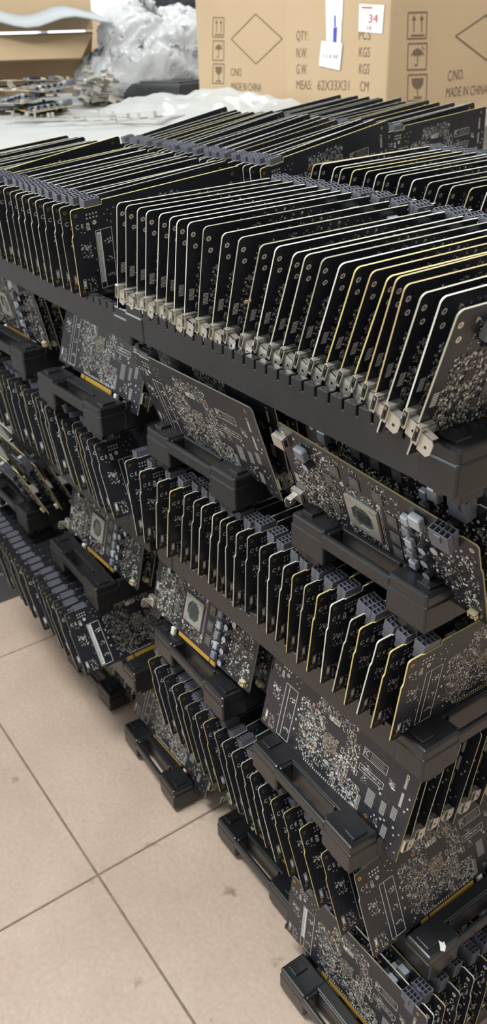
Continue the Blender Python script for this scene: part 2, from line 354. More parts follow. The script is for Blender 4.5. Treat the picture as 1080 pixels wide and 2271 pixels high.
def back_markings(seed):
    rnd = random.Random(seed); mb = MB(); y = BACK; S = 1
    u = lambda s: CL - s                       # s is measured from the power end
    fx = lambda s0, s1: (u(s1), u(s0))
    def tx(t, s, v, w_, h, m='silk'): put_text(mb, t, (u(s), y + .0003, v), (-1, 0, 0), (0, 0, 1), w_, h, m)
    # corner marks: CE, bin, round marks
    put_ce = lambda s, v, q: tx('C E', s, v, .0105 * q, .005 * q)
    put_ce(.0055, .0925, 1)
    mb.ring(u(.0305), .096, .0013, .0026, y, S, 'silk'); disc(mb, u(.0305), .096, .0006, y, S, 'silk')
    seg_rects(mb, rnd, u(.0245), u(.0195), .0905, .0965, 10, y, S, ['silk'], .0008, .002); flat(mb, u(.0245), u(.0195), .0885, .0895, y, S, 'silk')
    for i in range(4):
        for j in range(2): disc(mb, u(.0215 + i * .0042), .1025 + j * .0045, .0013, y, S, 'solder')
    for s_, v in ((.012, .088), (.0165, .0865), (.044, .103), (.049, .107), (.053, .101), (.057, .108), (.047, .095), (.052, .092)):
        disc(mb, u(s_), v, .0009, y, S, 'solder')
    # inductor outline box with inner line
    frame_rect(mb, *fx(.030, .052), .012, .086, .0007, y, S, 'silk')
    flat(mb, *fx(.0368, .0375), .012, .086, y, S, 'silk')
    for v in (.028, .048, .070): seg_rects(mb, rnd, u(.049), u(.041), v - .003, v + .003, 9, y, S, ['silk', 'solder'], .0006, .0014)
    # small scribbled clusters, left edge
    seg_rects(mb, rnd, u(.023), u(.009), .055, .074, 40, y, S, ['silk', 'silk', 'smd_grey'], .0005, .0014)
    seg_rects(mb, rnd, u(.024), u(.013), .012, .030, 34, y, S, ['silk', 'smd_grey'], .0005, .0014)
    frame_rect(mb, *fx(.006, .010), .018, .030, .0005, y, S, 'silk'); flat(mb, *fx(.007, .009), .020, .028, y, S, 'silk')
    for v in (.036, .05, .064): flat(mb, *fx(.0565, .0585), v, v + .003, y, S, 'silk'); flat(mb, *fx(.0265, .0275), v, v + .002, y, S, 'solder')
    # dense field: traces, resistors, vias
    fields = [(.060, .082, .055, .090, 90), (.064, .100, .014, .060, 170), (.082, .105, .058, .086, 85), (.100, .126, .020, .050, 70),
              (.126, .150, .014, .058, 170), (.138, .160, .050, .088, 90), (.150, .172, .010, .040, 120), (.085, .15, .088, .110, 120), (.078, .097, .030, .046, 40), (.170, .18, .05, .075, 22)]
    for s0, s1, v0, v1, n in fields: seg_rects(mb, rnd, u(s1), u(s0), v0, v1, int(n * 1.7), y, S, ['silk', 'smd_grey', 'solder', 'silk', 'smd_tan', 'smd_grey'], .0004, .0019)
    for _ in range(16):
        s0 = rnd.uniform(.062, .165); v0 = rnd.uniform(.02, .10); frame_rect(mb, u(s0 + rnd.uniform(.003, .006)), u(s0), v0, v0 + rnd.uniform(.003, .007), .0005, y, S, 'silk')
    for i in range(9): flat(mb, u(.092 + i * .0065) , u(.0915 + i * .0065) + .0008, .096, .096 + rnd.uniform(.004, .012), y, S, 'smd_grey')
    # via field behind the chip
    for i in range(15):
        for j in range(15):
            if (i - 7) ** 2 + (j - 7) ** 2 < 62 and rnd.random() < .9:
                disc(mb, u(.1155 + (i - 7) * .00155), .060 + (j - 7) * .00155, rnd.uniform(.0004, .0007), y, S, rnd.choice(['gold', 'solder', 'silk', 'smd_tan']), 6)
    # screw holes
    for s_, v in ((.0865, .0925), (.143, .093), (.089, .031), (.147, .031), (.189, .016)):
        mb.ring(u(s_), v, .0012, .0027, y, S, 'copper_ring'); disc(mb, u(s_), v, .0012, y, S, 'black_and_recess_shade')
    for s_, v in ((.006, .0145), (.0345, .0105), (.128, .0125), (.0075, .1085), (.228, .112), (.226, .100)):
        mb.ring(u(s_), v, .0010, .0022, y, S, 'gold'); disc(mb, u(s_), v, .001, y, S, 'black_and_recess_shade')
    # white plate, boxed notices
    flat(mb, *fx(.110, .124), .0885, .0945, y, S, 'header_white'); disc(mb, u(.1075), .0915, .0016, y, S, 'header_white'); [flat(mb, *fx(.1125 + k * .0028, .1145 + k * .0028), .0898, .0932, y + .0003, S, 'smd_grey') for k in range(4)]
    frame_rect(mb, *fx(.1635, .200), .081, .0925, .0005, y, S, 'silk'); tx('FC', .165, .084, .0065, .007)
    for i in range(4): flat(mb, *fx(.175, .198 - (i % 2) * .003), .0828 + i * .0023, .0836 + i * .0023, y, S, 'smd_grey')
    frame_rect(mb, *fx(.1630, .200), .062, .070, .0005, y, S, 'silk'); tx('109-C940 00C_01', .1665, .0645, .029, .003)
    # connector pin rows and hatch pads at the port end
    def hatch(s0, s1, v0, v1, step=.0013):
        n = int((v1 - v0) / step); k = int((s1 - s0) / step)
        for i in range(k):
            for j in range(n): disc(mb, u(s0 + (i + .5) * step), v0 + (j + .5) * step, .00048, y, S, 'silk', 4)
    hatch(.182, .194, .030, .052); hatch(.203, .212, .034, .052); hatch(.218, .226, .040, .056); hatch(.212, .220, .010, .026); hatch(.170, .177, .012, .034)
    for v0 in (.061, .085):
        for i in range(14): flat(mb, *fx(.224, .2275), v0 + i * .0013, v0 + .0007 + i * .0013, y, S, 'silk')
    for s_, v, r in ((.199, .026, .0014), (.2035, .024, .0012), (.208, .0285, .0018), (.196, .021, .001), (.226, .032, .0017), (.229, .024, .0013), (.206, .016, .0015), (.233, .060, .0014), (.236, .066, .0014), (.235, .078, .0014), (.199, .056, .0017), (.196, .060, .0012), (.229, .012, .0012), (.235, .03, .001), (.203, .008, .001), (.213, .031, .0015), (.236, .006, .001), (.226, .003, .0009)):
        disc(mb, u(s_), v, r, y, S, 'solder')
    for i in range(3):
        for j in range(3): disc(mb, u(.2005 + i * .002), .0175 + j * .002, .0006, y, S, 'solder', 6)
    seg_rects(mb, rnd, u(.214), u(.206), .072, .082, 24, y, S, ['silk', 'smd_grey'], .0008, .0026)
    # row of part marks above the slot contacts
    for i in range(26):
        s0 = .083 + i * .0033; flat(mb, *fx(s0, s0 + .0012), .0105, .0105 + rnd.uniform(.0015, .004), y, S, 'silk')
    return mb.mesh('back_markings')

MEM = [(.062, .078), (.062, .040), (.100, .098), (.074, .098) , (.128, .098), (.142, .030), (.142, .052), (.142, .076)]
CHK = [(.163 + (i % 2) * .001, .020 + i * .0155) for i in range(6)]
CAPS = [(.183, .020), (.183, .038), (.183, .056), (.183, .074), (.198, .086), (.040, .088)]
def chip_box(mb, x, z, w_, h, d, mat, bev=.0004): mb.bbox(x - w_ / 2, x + w_ / 2, FRONT - d, FRONT, z - h / 2, z + h / 2, mat, bev, seg=1)
def m_memory():
    mb = MB(); chip_box(mb, 0, 0, .0125, .0150, .0011, 'memory_grey')
    flat(mb, -.0045, .003, .002, .0028, FRONT - .0011, -1, 'smd_grey', .0001); flat(mb, -.0045, .001, -.001, -.0003, FRONT - .0011, -1, 'smd_grey', .0001); return mb.mesh('memory_chip')
def m_choke(i):
    mb = MB(); chip_box(mb, 0, 0, .0085, .0100, .0062, 'choke_pale' if i else 'choke_grey', .0009)
    for k in range(4): mb.box(-.0044 , .0044, FRONT - .0055 + k * .0013, FRONT - .0049 + k * .0013, -.0046, .0046, 'choke_grey'); 
    return mb.mesh('choke')
def m_cap():
    mb = MB(); mb.cyl((0, FRONT, 0), (0, -1, 0), .0042, .0085, 'cap_body', 14, 'cap_top'); mb.box(-.0046, .0046, FRONT - .001, FRONT, -.0046, .0046, 'black_and_recess_shade'); return mb.mesh('capacitor')
def m_gpu():
    mb = MB(); x, z = .103, .054; y = FRONT
    # stiffener frame with octagonal opening
    o = .0205; i = .0135; t = .0028
    outer = [(-o, -o), (o, -o), (o, o), (-o, o)]
    inn = [(-i, -i * .45), (-i * .45, -i * 1.05), (i * .45, -i * 1.05), (i, -i * .45), (i, i * .45), (i * .45, i * 1.05), (-i * .45, i * 1.05), (-i, i * .45)]
    vs = [(x + a, y - t, z + b) for a, b in outer] + [(x + a, y - t, z + b) for a, b in inn] + [(x + a, y, z + b) for a, b in outer] + [(x + a, y - .0012, z + b) for a, b in inn]
    fs = [(0, 1, 6, 5), (1, 2, 10, 9)[::1], (0, 5, 4), (1, 7, 6), (1, 2, 8, 7), (2, 9, 8), (2, 3, 10, 9), (3, 11, 10), (3, 0, 4, 11)]
    fs = [(0, 1, 6, 5), (0, 5, 4), (1, 7, 6), (1, 2, 8, 7), (2, 9, 8), (2, 3, 10, 9), (3, 11, 10), (3, 0, 4, 11)]
    mb.add(vs, fs, 'frame_metal')
    mb.add(vs, [(k, (k + 1) % 4, 12 + (k + 1) % 4, 12 + k) for k in range(4)], 'frame_metal')
    mb.add(vs, [(4 + k, 4 + (k + 1) % 8, 16 + (k + 1) % 8, 16 + k) for k in range(8)], 'frame_metal')
    mb.box(x - o + .001, x + o - .001, y - .0013, y, z - o + .001, z + o - .001, 'substrate_green')
    for (a, b) in ((-.015, -.0172), (.015, -.0172), (-.015, .0172), (.015, .0172)):
        flat(mb, x + a - .004, x + a + .004, z + b - .0012, z + b + .0012, y - t, -1, 'smd_grey', .0001)
    rnd = random.Random(5)
    for _ in range(60):
        a = rnd.uniform(0, 6.28); r = rnd.uniform(.0095, .0125); flat(mb, x + r * math.cos(a) - .0004, x + r * math.cos(a) + .0004, z + r * math.sin(a) - .0006, z + r * math.sin(a) + .0006, y - .0013, -1, 'smd_grey', .0002)
    return mb.mesh('gpu_chip')
def m_die():
    mb = MB(); M = Matrix.Translation((.103, 0, .054)) @ Matrix.Rotation(R(0), 4, 'Y'); mb.bbox(-.0075, .0075, FRONT - .0022, FRONT - .0012, -.0085, .0085, 'die_mirror', .0002, M, 1); return mb.mesh('silicon_die')
def m_power():
    mb = MB(); x0, x1 = .2000, .2196; y1 = FRONT; y0 = y1 - .0122; z0, z1 = .1015, .1228; P = 'connector_plastic'
    mb.bbox(x0, x1, y0, y1, z0, z1 - .011, P, .0005, seg=1)
    t = .00062
    xs = [x0 + (x1 - x0) * i / 4 for i in range(5)]; ys = [y0, (y0 + y1) / 2, y1]
    for x in xs: mb.box(x - t / 2, x + t / 2, y0, y1, z1 - .0112, z1, P)
    for yy in ys: mb.box(x0 - t / 2, x1 + t / 2, yy - t / 2, yy + t / 2, z1 - .0112, z1, P)
    for i in range(4):
        for j in range(2):
            cx, cy = (xs[i] + xs[i + 1]) / 2, (ys[j] + ys[j + 1]) / 2
            mb.box(cx - .0018, cx + .0018, cy - .0019, cy + .0019, z1 - .0112, z1 - .0106, 'black_and_recess_shade'); mb.box(cx - .0004, cx + .0004, cy - .0004, cy + .0004, z1 - .0106, z1 - .005, 'solder')  # dark cell floors stand in for the shade inside the sockets
    mb.box((x0 + x1) / 2 - .003, (x0 + x1) / 2 + .003, y0 - .0018, y0 + .0004, z1 - .009, z1 - .002, P)
    return mb.mesh('power_connector')
def m_header(mat_):
    mb = MB(); x, z = .2285, .016; y = FRONT
    mb.box(x - .0045, x + .0045, y - .0012, y, z - .0035, z + .0035, mat_); mb.box(x - .0045, x + .0045, y - .0055, y, z + .0023, z + .0035, mat_)
    mb.box(x - .0045, x - .0033, y - .0055, y, z - .0035, z + .0035, mat_); mb.box(x + .0033, x + .0045, y - .0055, y, z - .0035, z + .0035, mat_); mb.box(x - .0015, x + .0015, y - .0055, y, z - .0035, z - .0022, mat_)
    for k in range(4): mb.box(x - .0028 + k * .0017, x - .0022 + k * .0017, y - .005, y, z - .0005, z + .0005, 'solder')
    return mb.mesh('fan_header')
def m_port(z, h, d=.0062):
    mb = MB(); y1 = FRONT; y0 = y1 - d; x0, x1 = -.0035, .012; t = .0007; S_ = 'steel'
    # hollow metal shell open to -x
    mb.box(x0, x1, y0, y0 + t, z, z + h, S_); mb.box(x0, x1, y1 - t, y1, z, z + h, S_)
    mb.box(x0, x1, y0, y1, z, z + t, S_); mb.box(x0, x1, y0, y1, z + h - t, z + h, S_); mb.box(x1 - t, x1, y0, y1, z, z + h, S_)
    mb.box(x0 + .002, x1, y0 + .0022, y1 - .0022, z + .0025, z + h - .0025, 'black_and_recess_shade')
    return mb.mesh('video_port')
def m_tab(z0):
    # angled mounting tab with a screw hole, on the component side of the port end
    mb = MB(); S_ = 'steel'; y1 = FRONT - .0060; x = -.0005; t = .0009
    w_, h = .0130, .0155
    cy, cz, r = y1 - .007, z0 + h * .42, .0016
    pts = [(y1, z0), (y1 - w_ * .75, z0 + .000), (y1 - w_, z0 + .004), (y1 - w_, z0 + h - .003), (y1 - w_ * .8, z0 + h), (y1, z0 + h)]
    seg = 12; hole = [(cy + r * math.cos(-2 * math.pi * i / seg + math.pi), cz + r * math.sin(-2 * math.pi * i / seg + math.pi)) for i in range(seg)]
    bm = bmesh.new()
    ov = [bm.verts.new((x, a, b)) for a, b in pts]; hv = [bm.verts.new((x, a, b)) for a, b in hole]
    es = [bm.edges.new((ov[i], ov[(i + 1) % len(ov)])) for i in range(len(ov))] + [bm.edges.new((hv[i], hv[(i + 1) % seg])) for i in range(seg)]
    bmesh.ops.triangle_fill(bm, edges=es, use_beauty=True)
    r_ = bmesh.ops.extrude_face_region(bm, geom=list(bm.faces)); 
    for v in r_['geom']:
        if isinstance(v, bmesh.types.BMVert): v.co.x -= t
    mb.bm(bm, S_)
    mb.box(x - t, x + .0065, y1 - w_ * .75, y1, z0 + h - t, z0 + h, S_)     # folded flange back over the board
    mb.box(x - t, x + .003, y1 - .001, FRONT, z0 + h - .003, z0 + h, S_)
    return mb.mesh('mounting_tab')
def m_fingers():
    mb = MB()
    mb.box(.0750, .1515, FRONT - .0003, BACK + .0003, .0017, .0078, 'finger_gold'); mb.box(.1540, .1650, FRONT - .0003, BACK + .0003, .0017, .0078, 'finger_gold')
    return mb.mesh('edge_contacts')
def m_rtab():
    mb = MB(); mb.bbox(.0590, .0665, FRONT - .003, BACK + .0008, -.005, .0068, 'header_white', .0005, seg=1); return mb.mesh('retention_clip')
def m_board():
    mb = MB(); mb.prism(OUT, FRONT, BACK, 'board_edge', 'solder_mask'); return mb.mesh('circuit_board')
def comp_small(seed, merged):
    rnd = random.Random(seed); mb = MB(); y = FRONT
    def smd(x0, x1, z0, z1, n, big=1.0):
        for _ in range(n):
            x = rnd.uniform(x0, x1); z = rnd.uniform(z0, z1); w_ = rnd.uniform(.0003, .0010) * big; h = rnd.uniform(.0003, .0012) * big; d = rnd.uniform(.0002, .0009)
            mb.box(x - w_, x + w_, y - d, y + .0001, z - h, z + h, rnd.choice(['smd_grey', 'silk', 'smd_tan', 'solder', 'smd_grey', 'chip_black']))
    smd(.012, .050, .012, .080, 620); smd(.050, .075, .010, .115, 230); smd(.02, .05, .08, .112, 60); smd(.080, .128, .012, .030, 110); smd(.080, .128, .078, .088, 50)
    smd(.170, .236, .012, .098, 420, 1.1); smd(.130, .155, .084, .115, 40); smd(.075, .125, .110, .117, 25); smd(.150, .157, .012, .10, 40)
    for (x, z, w_, h) in ((.035, .060, .010, .010), (.052, .030, .007, .009), (.205, .045, .006, .006), (.215, .065, .005, .008), (.208, .030, .005, .005), (.03, .032, .006, .012)):
        chip_box(mb, x, z, w_, h, .001, 'chip_black')
    for (x, z) in ((.080, .026), (.126, .026), (.080, .084), (.126, .084), (.232, .106), (.006, .108), (.009, .096), (.030, .010), (.232, .035)):
        mb.ring(x, z, .0013, .0026, y, -1, 'header_white'); disc(mb, x, z, .0013, y, -1, 'copper_ring')
    flat(mb, .1262, .1266, .020, .108, y, -1, 'silk'); 
    for i in range(30): flat(mb, .128 + .0002, .1288, .022 + i * .0028, .0235 + i * .0028, y, -1, 'silk')
    for k in range(8): flat(mb, .004, .010, .040 + k * .0016, .0408 + k * .0016, y, -1, 'silk')
    if merged:
        for x, z in MEM: chip_box(mb, x, z, .0125, .0150, .0011, 'memory_grey')
        for i, (x, z) in enumerate(CHK): chip_box(mb, x, z, .0085, .0100, .0062, 'choke_pale' if i % 2 else 'choke_grey', .0009)
        for x, z in CAPS: mb.cyl((x, y, z), (0, -1, 0), .0042, .0085, 'cap_body', 10, 'cap_top')
        chip_box(mb, .103, .054, .041, .041, .0024, 'frame_metal'); chip_box(mb, .103, .054, .024, .026, .0027, 'substrate_green'); chip_box(mb, .103, .054, .015, .017, .0030, 'die_mirror')
        chip_box(mb, .178, .106, .0132, .0135, .0085, 'choke_pale', .0009)
    return mb.mesh('surface_components')

ME = dict(board=m_board(), back=[back_markings(3), back_markings(8)], fin=m_fingers(), rt=m_rtab(), pw=m_power(), hd=m_header('header_cream'), mem=m_memory(), chk=[m_choke(0), m_choke(1)], cap=m_cap(), gpu=m_gpu(), die=m_die(),
          port=m_port(.012, .0155), port2=m_port(.093, .014, .008), tab=m_tab(.008), tab2=m_tab(.004), cs=comp_small(11, False), cm=comp_small(12, True))
def part(name, me, parent, loc=(0, 0, 0)):
    o = bpy.data.objects.new(name, me); C.objects.link(o); o.parent = parent; o.location = loc; return o
def make_card(kind):
    root = empty('graphics_card')
    part('circuit_board', ME['board'], root)
    part('back_markings', ME['back'][0], root); part('edge_contacts', ME['fin'], root); part('retention_clip', ME['rt'], root)
    part('power_connector', ME['pw'], root); part('fan_header', ME['hd'], root)
    p = part('video_port', ME['port'], root); part('mounting_tab', ME['tab'], p)
    if kind == 'full':
        part('surface_components', ME['cs'], root)['kind'] = 'stuff'
        g = part('gpu_chip', ME['gpu'], root); part('silicon_die', ME['die'], g)
        for x, z in MEM: part('memory_chip', ME['mem'], root, (x, 0, z))
        for i, (x, z) in enumerate(CHK): part('choke', ME['chk'][i % 2], root, (x, 0, z))
        for cx_, cz_, q in ((.178, .106, 1), (.034, .100, 0)):
            c_ = part('choke', ME['chk'][q], root, (cx_, 0, cz_)); c_.scale = (1.55, 1.3, 1.35)
        for x, z in CAPS: part('capacitor', ME['cap'], root, (x, 0, z))
    else:
        part('surface_components', ME['cm'], root)['kind'] = 'stuff'
    return root
PROTO = {}; 
def card(kind, front, yaw, phi, tilt, pivot_u, label, group):
    if kind not in PROTO: PROTO[kind] = make_card(kind); o = PROTO[kind]
    else: o = copy_tree(PROTO[kind])
    o.matrix_world = Matrix.Translation(front) @ Matrix.Rotation(R(yaw), 4, 'Z') @ Matrix.Rotation(R(phi), 4, 'X') @ Matrix.Rotation(R(tilt), 4, 'Y') @ Matrix.Translation((-pivot_u, 0, 0))
    tag(o, label, 'graphics card', group); return o
ORD = ['nearest', 'second', 'third', 'fourth', 'fifth', 'sixth', 'seventh', 'eighth', 'ninth', 'tenth', 'eleventh', 'twelfth', 'thirteenth', 'fourteenth', 'fifteenth', 'sixteenth', 'seventeenth', 'eighteenth', 'nineteenth', 'twentieth']
ORD += ['twenty-' + a for a in ('first', 'second', 'third', 'fourth', 'fifth', 'sixth', 'seventh', 'eighth', 'ninth')] + ['thirtieth', 'thirty-first', 'thirty-second']
def port_front(x, y, k, lean, label, group, kind='simple', dyaw=0, tilt=0, dz=-.010):   # ports toward the viewer, components to +x
    return card(kind, Vector((x, y, Z(k) + dz)), 90 + dyaw, lean, -tilt, 0, label, group)
def power_front(x, y, k, lean, label, group, kind='simple', dyaw=0, tilt=0, dz=-.010):  # power end toward the viewer, back to +x
    return card(kind, Vector((x, y, Z(k) + dz)), -90 + dyaw, -lean, tilt, CL, label, group)
def face_out(x, y, k, lean, label, group, kind='full', dyaw=0, tilt=0, dz=-.007):       # components toward -y, x = left bottom corner
    return card(kind, Vector((x, y, Z(k) + dz)), 0 + dyaw, -lean, tilt, 0, label, group)
def back_out(x, y, k, lean, label, group, kind='simple', dyaw=0, tilt=0, dz=-.007):     # solder side toward -y, x = left bottom corner
    return card(kind, Vector((x, y, Z(k) + dz)), 180 + dyaw, lean, tilt, CL, label, group)
def barcode(o, s0, s1, v0, v1):
    mb = MB(); x0, x1 = CL - s1, CL - s0; rnd = random.Random(4)
    mb.box(x0, x1, BACK + .0003, BACK + .0006, v0, v1, 'paper_white')
    z = v0 + .002
    if (v1 - v0) > (x1 - x0):
        while z < v1 - .002:
            w_ = rnd.uniform(.0003, .0008); flat(mb, x0 + (x1 - x0) * .35, x1 - .0006, z, z + w_, BACK + .0006, 1, 'smd_grey', .0001); z += w_ + rnd.uniform(.0003, .0009)
    else:
        z = x0 + .002
        while z < x1 - .002:
            w_ = rnd.uniform(.0003, .0008); flat(mb, z, z + w_, v0 + (v1 - v0) * .35, v1 - .0008, BACK + .0006, 1, 'smd_grey', .0001); z += w_ + rnd.uniform(.0003, .0009)
    p = mb.obj('barcode_label', o); p['label'] = 'white barcode sticker'; return p

# ------------------------------------------------------------------ racks, layer by layer
rnd = random.Random(7)
X1 = -.358
# layers with the slotted sides facing the viewer (1, 3, 5)
rack(X1 - RL, .431, 1, 0, 'black slotted rack of the top layer, front row, nearest end at right')
rack(-.860 - RL, .437, 1, 0, 'black slotted rack of the top layer, front row, at left photo edge', dz=-.013)
rack(-.455 - RL, .765, 1, 0, 'black slotted rack of the top layer, second row, right of the pair')
rack(-1.002 - RL, .765, 1, 0, 'black slotted rack of the top layer, second row, left of the pair')
rack(-1.06 - RL, 1.115, 1, 0, 'black slotted rack of the top layer, farthest row before the cartons')
rack(-.382 - RL, .457, 3, 0, 'black slotted rack of the third layer, its handle block at right photo edge')
rack(-.900 - RL, .455, 3, 0, 'black slotted rack of the third layer, left one')
rack(-.368 - RL, .487, 5, 0, 'black slotted rack of the fifth layer, white chip on its right block')
rack(-1.000 - RL, .455, 5, 0, 'black slotted rack of the fifth layer, left one')
# layers with the handles facing the viewer (2, 4, 6): rotated 90 degrees, x = right side
def hrack(x_left, y, k, yaw, label): return rack(x_left + RW, y, k, 90 + yaw, label)
hrack(-1.145, .429, 2, 2, 'black rack of the second layer, handle end at left under blue-black card')
hrack(-.873, .455, 2, 1, 'black rack of the second layer, middle handle end facing forward')
hrack(-.591, .461, 2, 0, 'black rack of the second layer, rightmost handle end under bare chip card')
hrack(-1.43, .44, 2, 2, 'black rack of the second layer, blurred handle at left photo edge')
hrack(-1.226, .423, 4, -2, 'black rack of the fourth layer, small handle end at left')
hrack(-.900, .442, 4, -2, 'black rack of the fourth layer, middle handle end')
hrack(-.628, .422, 4, -2.5, 'black rack of the fourth layer, nearest handle end under white-marked card')
hrack(-1.52, .43, 4, 0, 'black rack of the fourth layer, dark handle at left photo edge')
hrack(-1.345, .47, 6, 0, 'black rack on the floor, farthest left behind hanging cards')
hrack(-1.073, .447, 6, -3, 'black rack on the floor, second from left')
hrack(-.799, .473, 6, -1, 'black rack on the floor, middle with empty handle slot')
hrack(-.545, .404, 6, -1, 'black rack on the floor, nearest at bottom photo edge')
# low table behind the front bank carries the second and third rows
st = empty('side_table', (-1.02, 1.1, 0)); tag(st, 'grey side table behind the front racks, carrying the farther card rows', 'table')
def st_part(name, *b):
    mb = MB(); mb.bbox(*b, 'plinth_dark', .002); o = mb.obj(name, st); o.location = -Vector(st.location); return o
st_part('table_top', -1.60, -.40, .745, 1.46, .800, .8163)
for lx in (-1.57, -.45):
    for ly in (.99, 1.41): st_part('leg', lx, lx + .03, ly, ly + .03, 0, .801)

# ------------------------------------------------------------------ cards: top layer, front right rack, ports forward
g = 'cards in the front right rack of the top layer'
MID = [(-0.881, 0.435, 14.5), (-0.858, 0.434, 14.0), (-0.835, 0.435, 13.5), (-0.814, 0.434, 13.5), (-0.796, 0.437, 14.5), (-0.779, 0.438, 15.5), (-0.753, 0.433, 13.5), (-0.733, 0.433, 13.0), (-0.713, 0.436, 14.5), (-0.69, 0.437, 17.5), (-0.672, 0.441, 19.0), (-0.65, 0.444, 22.0), (-0.633, 0.448, 21.5), (-0.612, 0.448, 23.0), (-0.596, 0.450, 22.0), (-0.577, 0.452, 22.0), (-0.557, 0.452, 22.5), (-0.538, 0.452, 22.0), (-0.519, 0.452, 21.5), (-0.502, 0.452, 22.0), (-0.482, 0.447, 18.5), (-0.458, 0.436, 17.0), (-0.44, 0.43, 18.5), (-0.422, 0.433, 17.5), (-0.397, 0.420, 18.5)]
n = len(MID)
for i, (x, y, a) in enumerate(MID):
    j = n - 1 - i
    o = port_front(x, y, 1, a, 'black graphics card, port end forward, front right top rack, %s from right end' % ORD[j], g, 'full' if j < 2 else 'simple', tilt=1.5, dyaw=-1 + rnd.uniform(-.8, .8))
    if i in (12, 14, 18):
        mb = MB(); mb.box(.020, .040, FRONT - .0013, FRONT - .0010, .080, .097, 'pad_grey'); p = mb.obj('thermal_pad', o); p['label'] = 'grey square thermal pad'
    if i == 11:
        mb = MB(); mb.bbox(-.006, .001, FRONT - .0008, FRONT - .0002, .062, .0650, 'header_cream', .0002); mb.obj('plastic_sliver', o)

# top layer, front left rack, power connectors forward
g = 'cards in the front left rack of the top layer'
LEFT = [(-0.974, 0.432, 9.5), (-0.998, 0.432, 9.0), (-1.022, 0.432, 9.5), (-1.043, 0.427, 10.5), (-1.068, .430, 10), (-1.089, 0.430, 9.5), (-1.116, .431, 10), (-1.142, 0.434, 11.5), (-1.165, 0.434, 12.0), (-1.191, 0.435, 10.0), (-1.216, 0.433, 12)]
x = -1.240
while x > -1.50: LEFT.append((x, .434, 10 + rnd.uniform(-1, 1))); x -= .0225
for i, (x, y, a) in enumerate(LEFT):
    o = power_front(x, y, 1, a, 'black graphics card, power socket forward, front left top rack, %s from right end' % ORD[i], g, 'full' if i == 0 else 'simple', tilt=[5.5, 6.5, 6, 5, 6, 6][i % 6] + (3 if i == 13 else 0), dyaw=rnd.uniform(-.6, .6), dz=-.028)
    if i == 0: barcode(o, .0315, .037, .020, .083)

# top layer, second row left: power forward, tilted up at the far end
g = 'cards in the second row of the top layer, left'
i = 0; x = -1.022
while x > -1.44:
    o = power_front(x, .752 + rnd.uniform(-.006, .006), 1, 4 + rnd.uniform(-2, 3), 'black graphics card tilted up at its far end, second row left, %s from right' % ORD[i], g, tilt=9.5 + rnd.uniform(-.8, 1), dyaw=rnd.uniform(-1, 1), dz=-.020)
    if i == 0: barcode(o, .166, .212, .049, .062)
    x -= .0205 if i else .021; i += 1
g = 'cards in the farthest row of the top layer'
i = 0; x = -1.138
while x > -1.52:
    power_front(x, 1.095 + rnd.uniform(-.006, .006), 1, 3 + rnd.uniform(-2, 2), 'black graphics card in the farthest row by the carton, %s from right' % ORD[i], g, tilt=6 + rnd.uniform(-1, 1), dyaw=rnd.uniform(-1, 1))
    x -= .021; i += 1
g = 'cards in the second row of the top layer, right'
i = 0; x = -.49
while x > -.985:
    port_front(x, .775 + rnd.uniform(-.006, .004), 1, 19 + rnd.uniform(-3, 2), 'black graphics card, port end forward, second row right, %s from right end' % ORD[i], g, tilt=1.5, dyaw=rnd.uniform(-1, 1))
    x -= .0215; i += 1

# ------------------------------------------------------------------ third layer, power connectors forward
g = 'cards in the right rack of the third layer'
L3 = [(-0.416, 0.443, 8.0), (-0.439, 0.440, 9.5), (-0.462, 0.442, 12.0), (-0.479, 0.441, 9.0), (-0.501, 0.444, 12.0), (-0.518, 0.443, 6.5), (-0.541, 0.443, 8.0), (-0.558, 0.443, 6.5), (-0.578, 0.445, 5.5), (-0.602, 0.448, 8.0), (-0.618, 0.448, 4.0), (-0.638, 0.450, 4.0), (-0.665, 0.452, 4.5), (-0.683, 0.447, 6.5), (-0.702, 0.450, 4.5), (-0.721, 0.449, 8.0), (-0.741, 0.450, 9.5), (-0.764, 0.450, 9.0), (-0.782, 0.450, 9.5), (-0.804, 0.449, 10.5), (-0.825, 0.441, 11.0), (-0.850, 0.440, 9.0), (-0.872, 0.435, 2.0), (-0.893, .436, -8)]
for i, (x, y, a) in enumerate(L3):
    power_front(x, y, 3, a, 'black graphics card, third layer right rack, power socket forward, %s from right end' % ORD[i], g, 'full' if i < 2 else 'simple', tilt=.8, dyaw=rnd.uniform(-.6, .6))
g = 'leaning cards in the left rack of the third layer'
i = 0; x = -.952
while x > -1.42:
    power_front(x, .436 + rnd.uniform(-.004, .004), 3, -21 + rnd.uniform(-1.5, 1.5) + i * .25, 'black graphics card leaning left, third layer left rack, %s from its right' % ORD[i], g, tilt=1, dyaw=rnd.uniform(-.6, .6))
    x -= .0215; i += 1
# fifth layer
g = 'leaning cards in the right rack of the fifth layer'
L5 = [(-0.407, 0.440, -21), (-0.449, 0.428, -22), (-0.492, 0.430, -21), (-0.520, 0.429, -22.0), (-.546, .428, -21), (-0.573, 0.427, -19.5), (-.598, .43, -18), (-0.622, 0.432, -17), (-.643, .433, -18), (-0.664, 0.434, -19.0), (-0.684, 0.436, -20), (-0.710, 0.434, -19.0), (-.730, .434, -19.5), (-0.751, 0.434, -20), (-.775, .436, -20), (-0.797, 0.438, -20.5), (-0.820, 0.438, -21), (-0.845, 0.438, -21), (-0.87, 0.440, -20)]
for i, (x, y, a) in enumerate(L5):
    power_front(x, y, 5, a, 'black graphics card leaning left, fifth layer right rack, %s from right end' % ORD[i], g, 'full' if i < 2 else 'simple', tilt=1, dyaw=rnd.uniform(-.6, .6))
g = 'leaning cards in the left rack of the fifth layer'
i = 0; x = -1.045
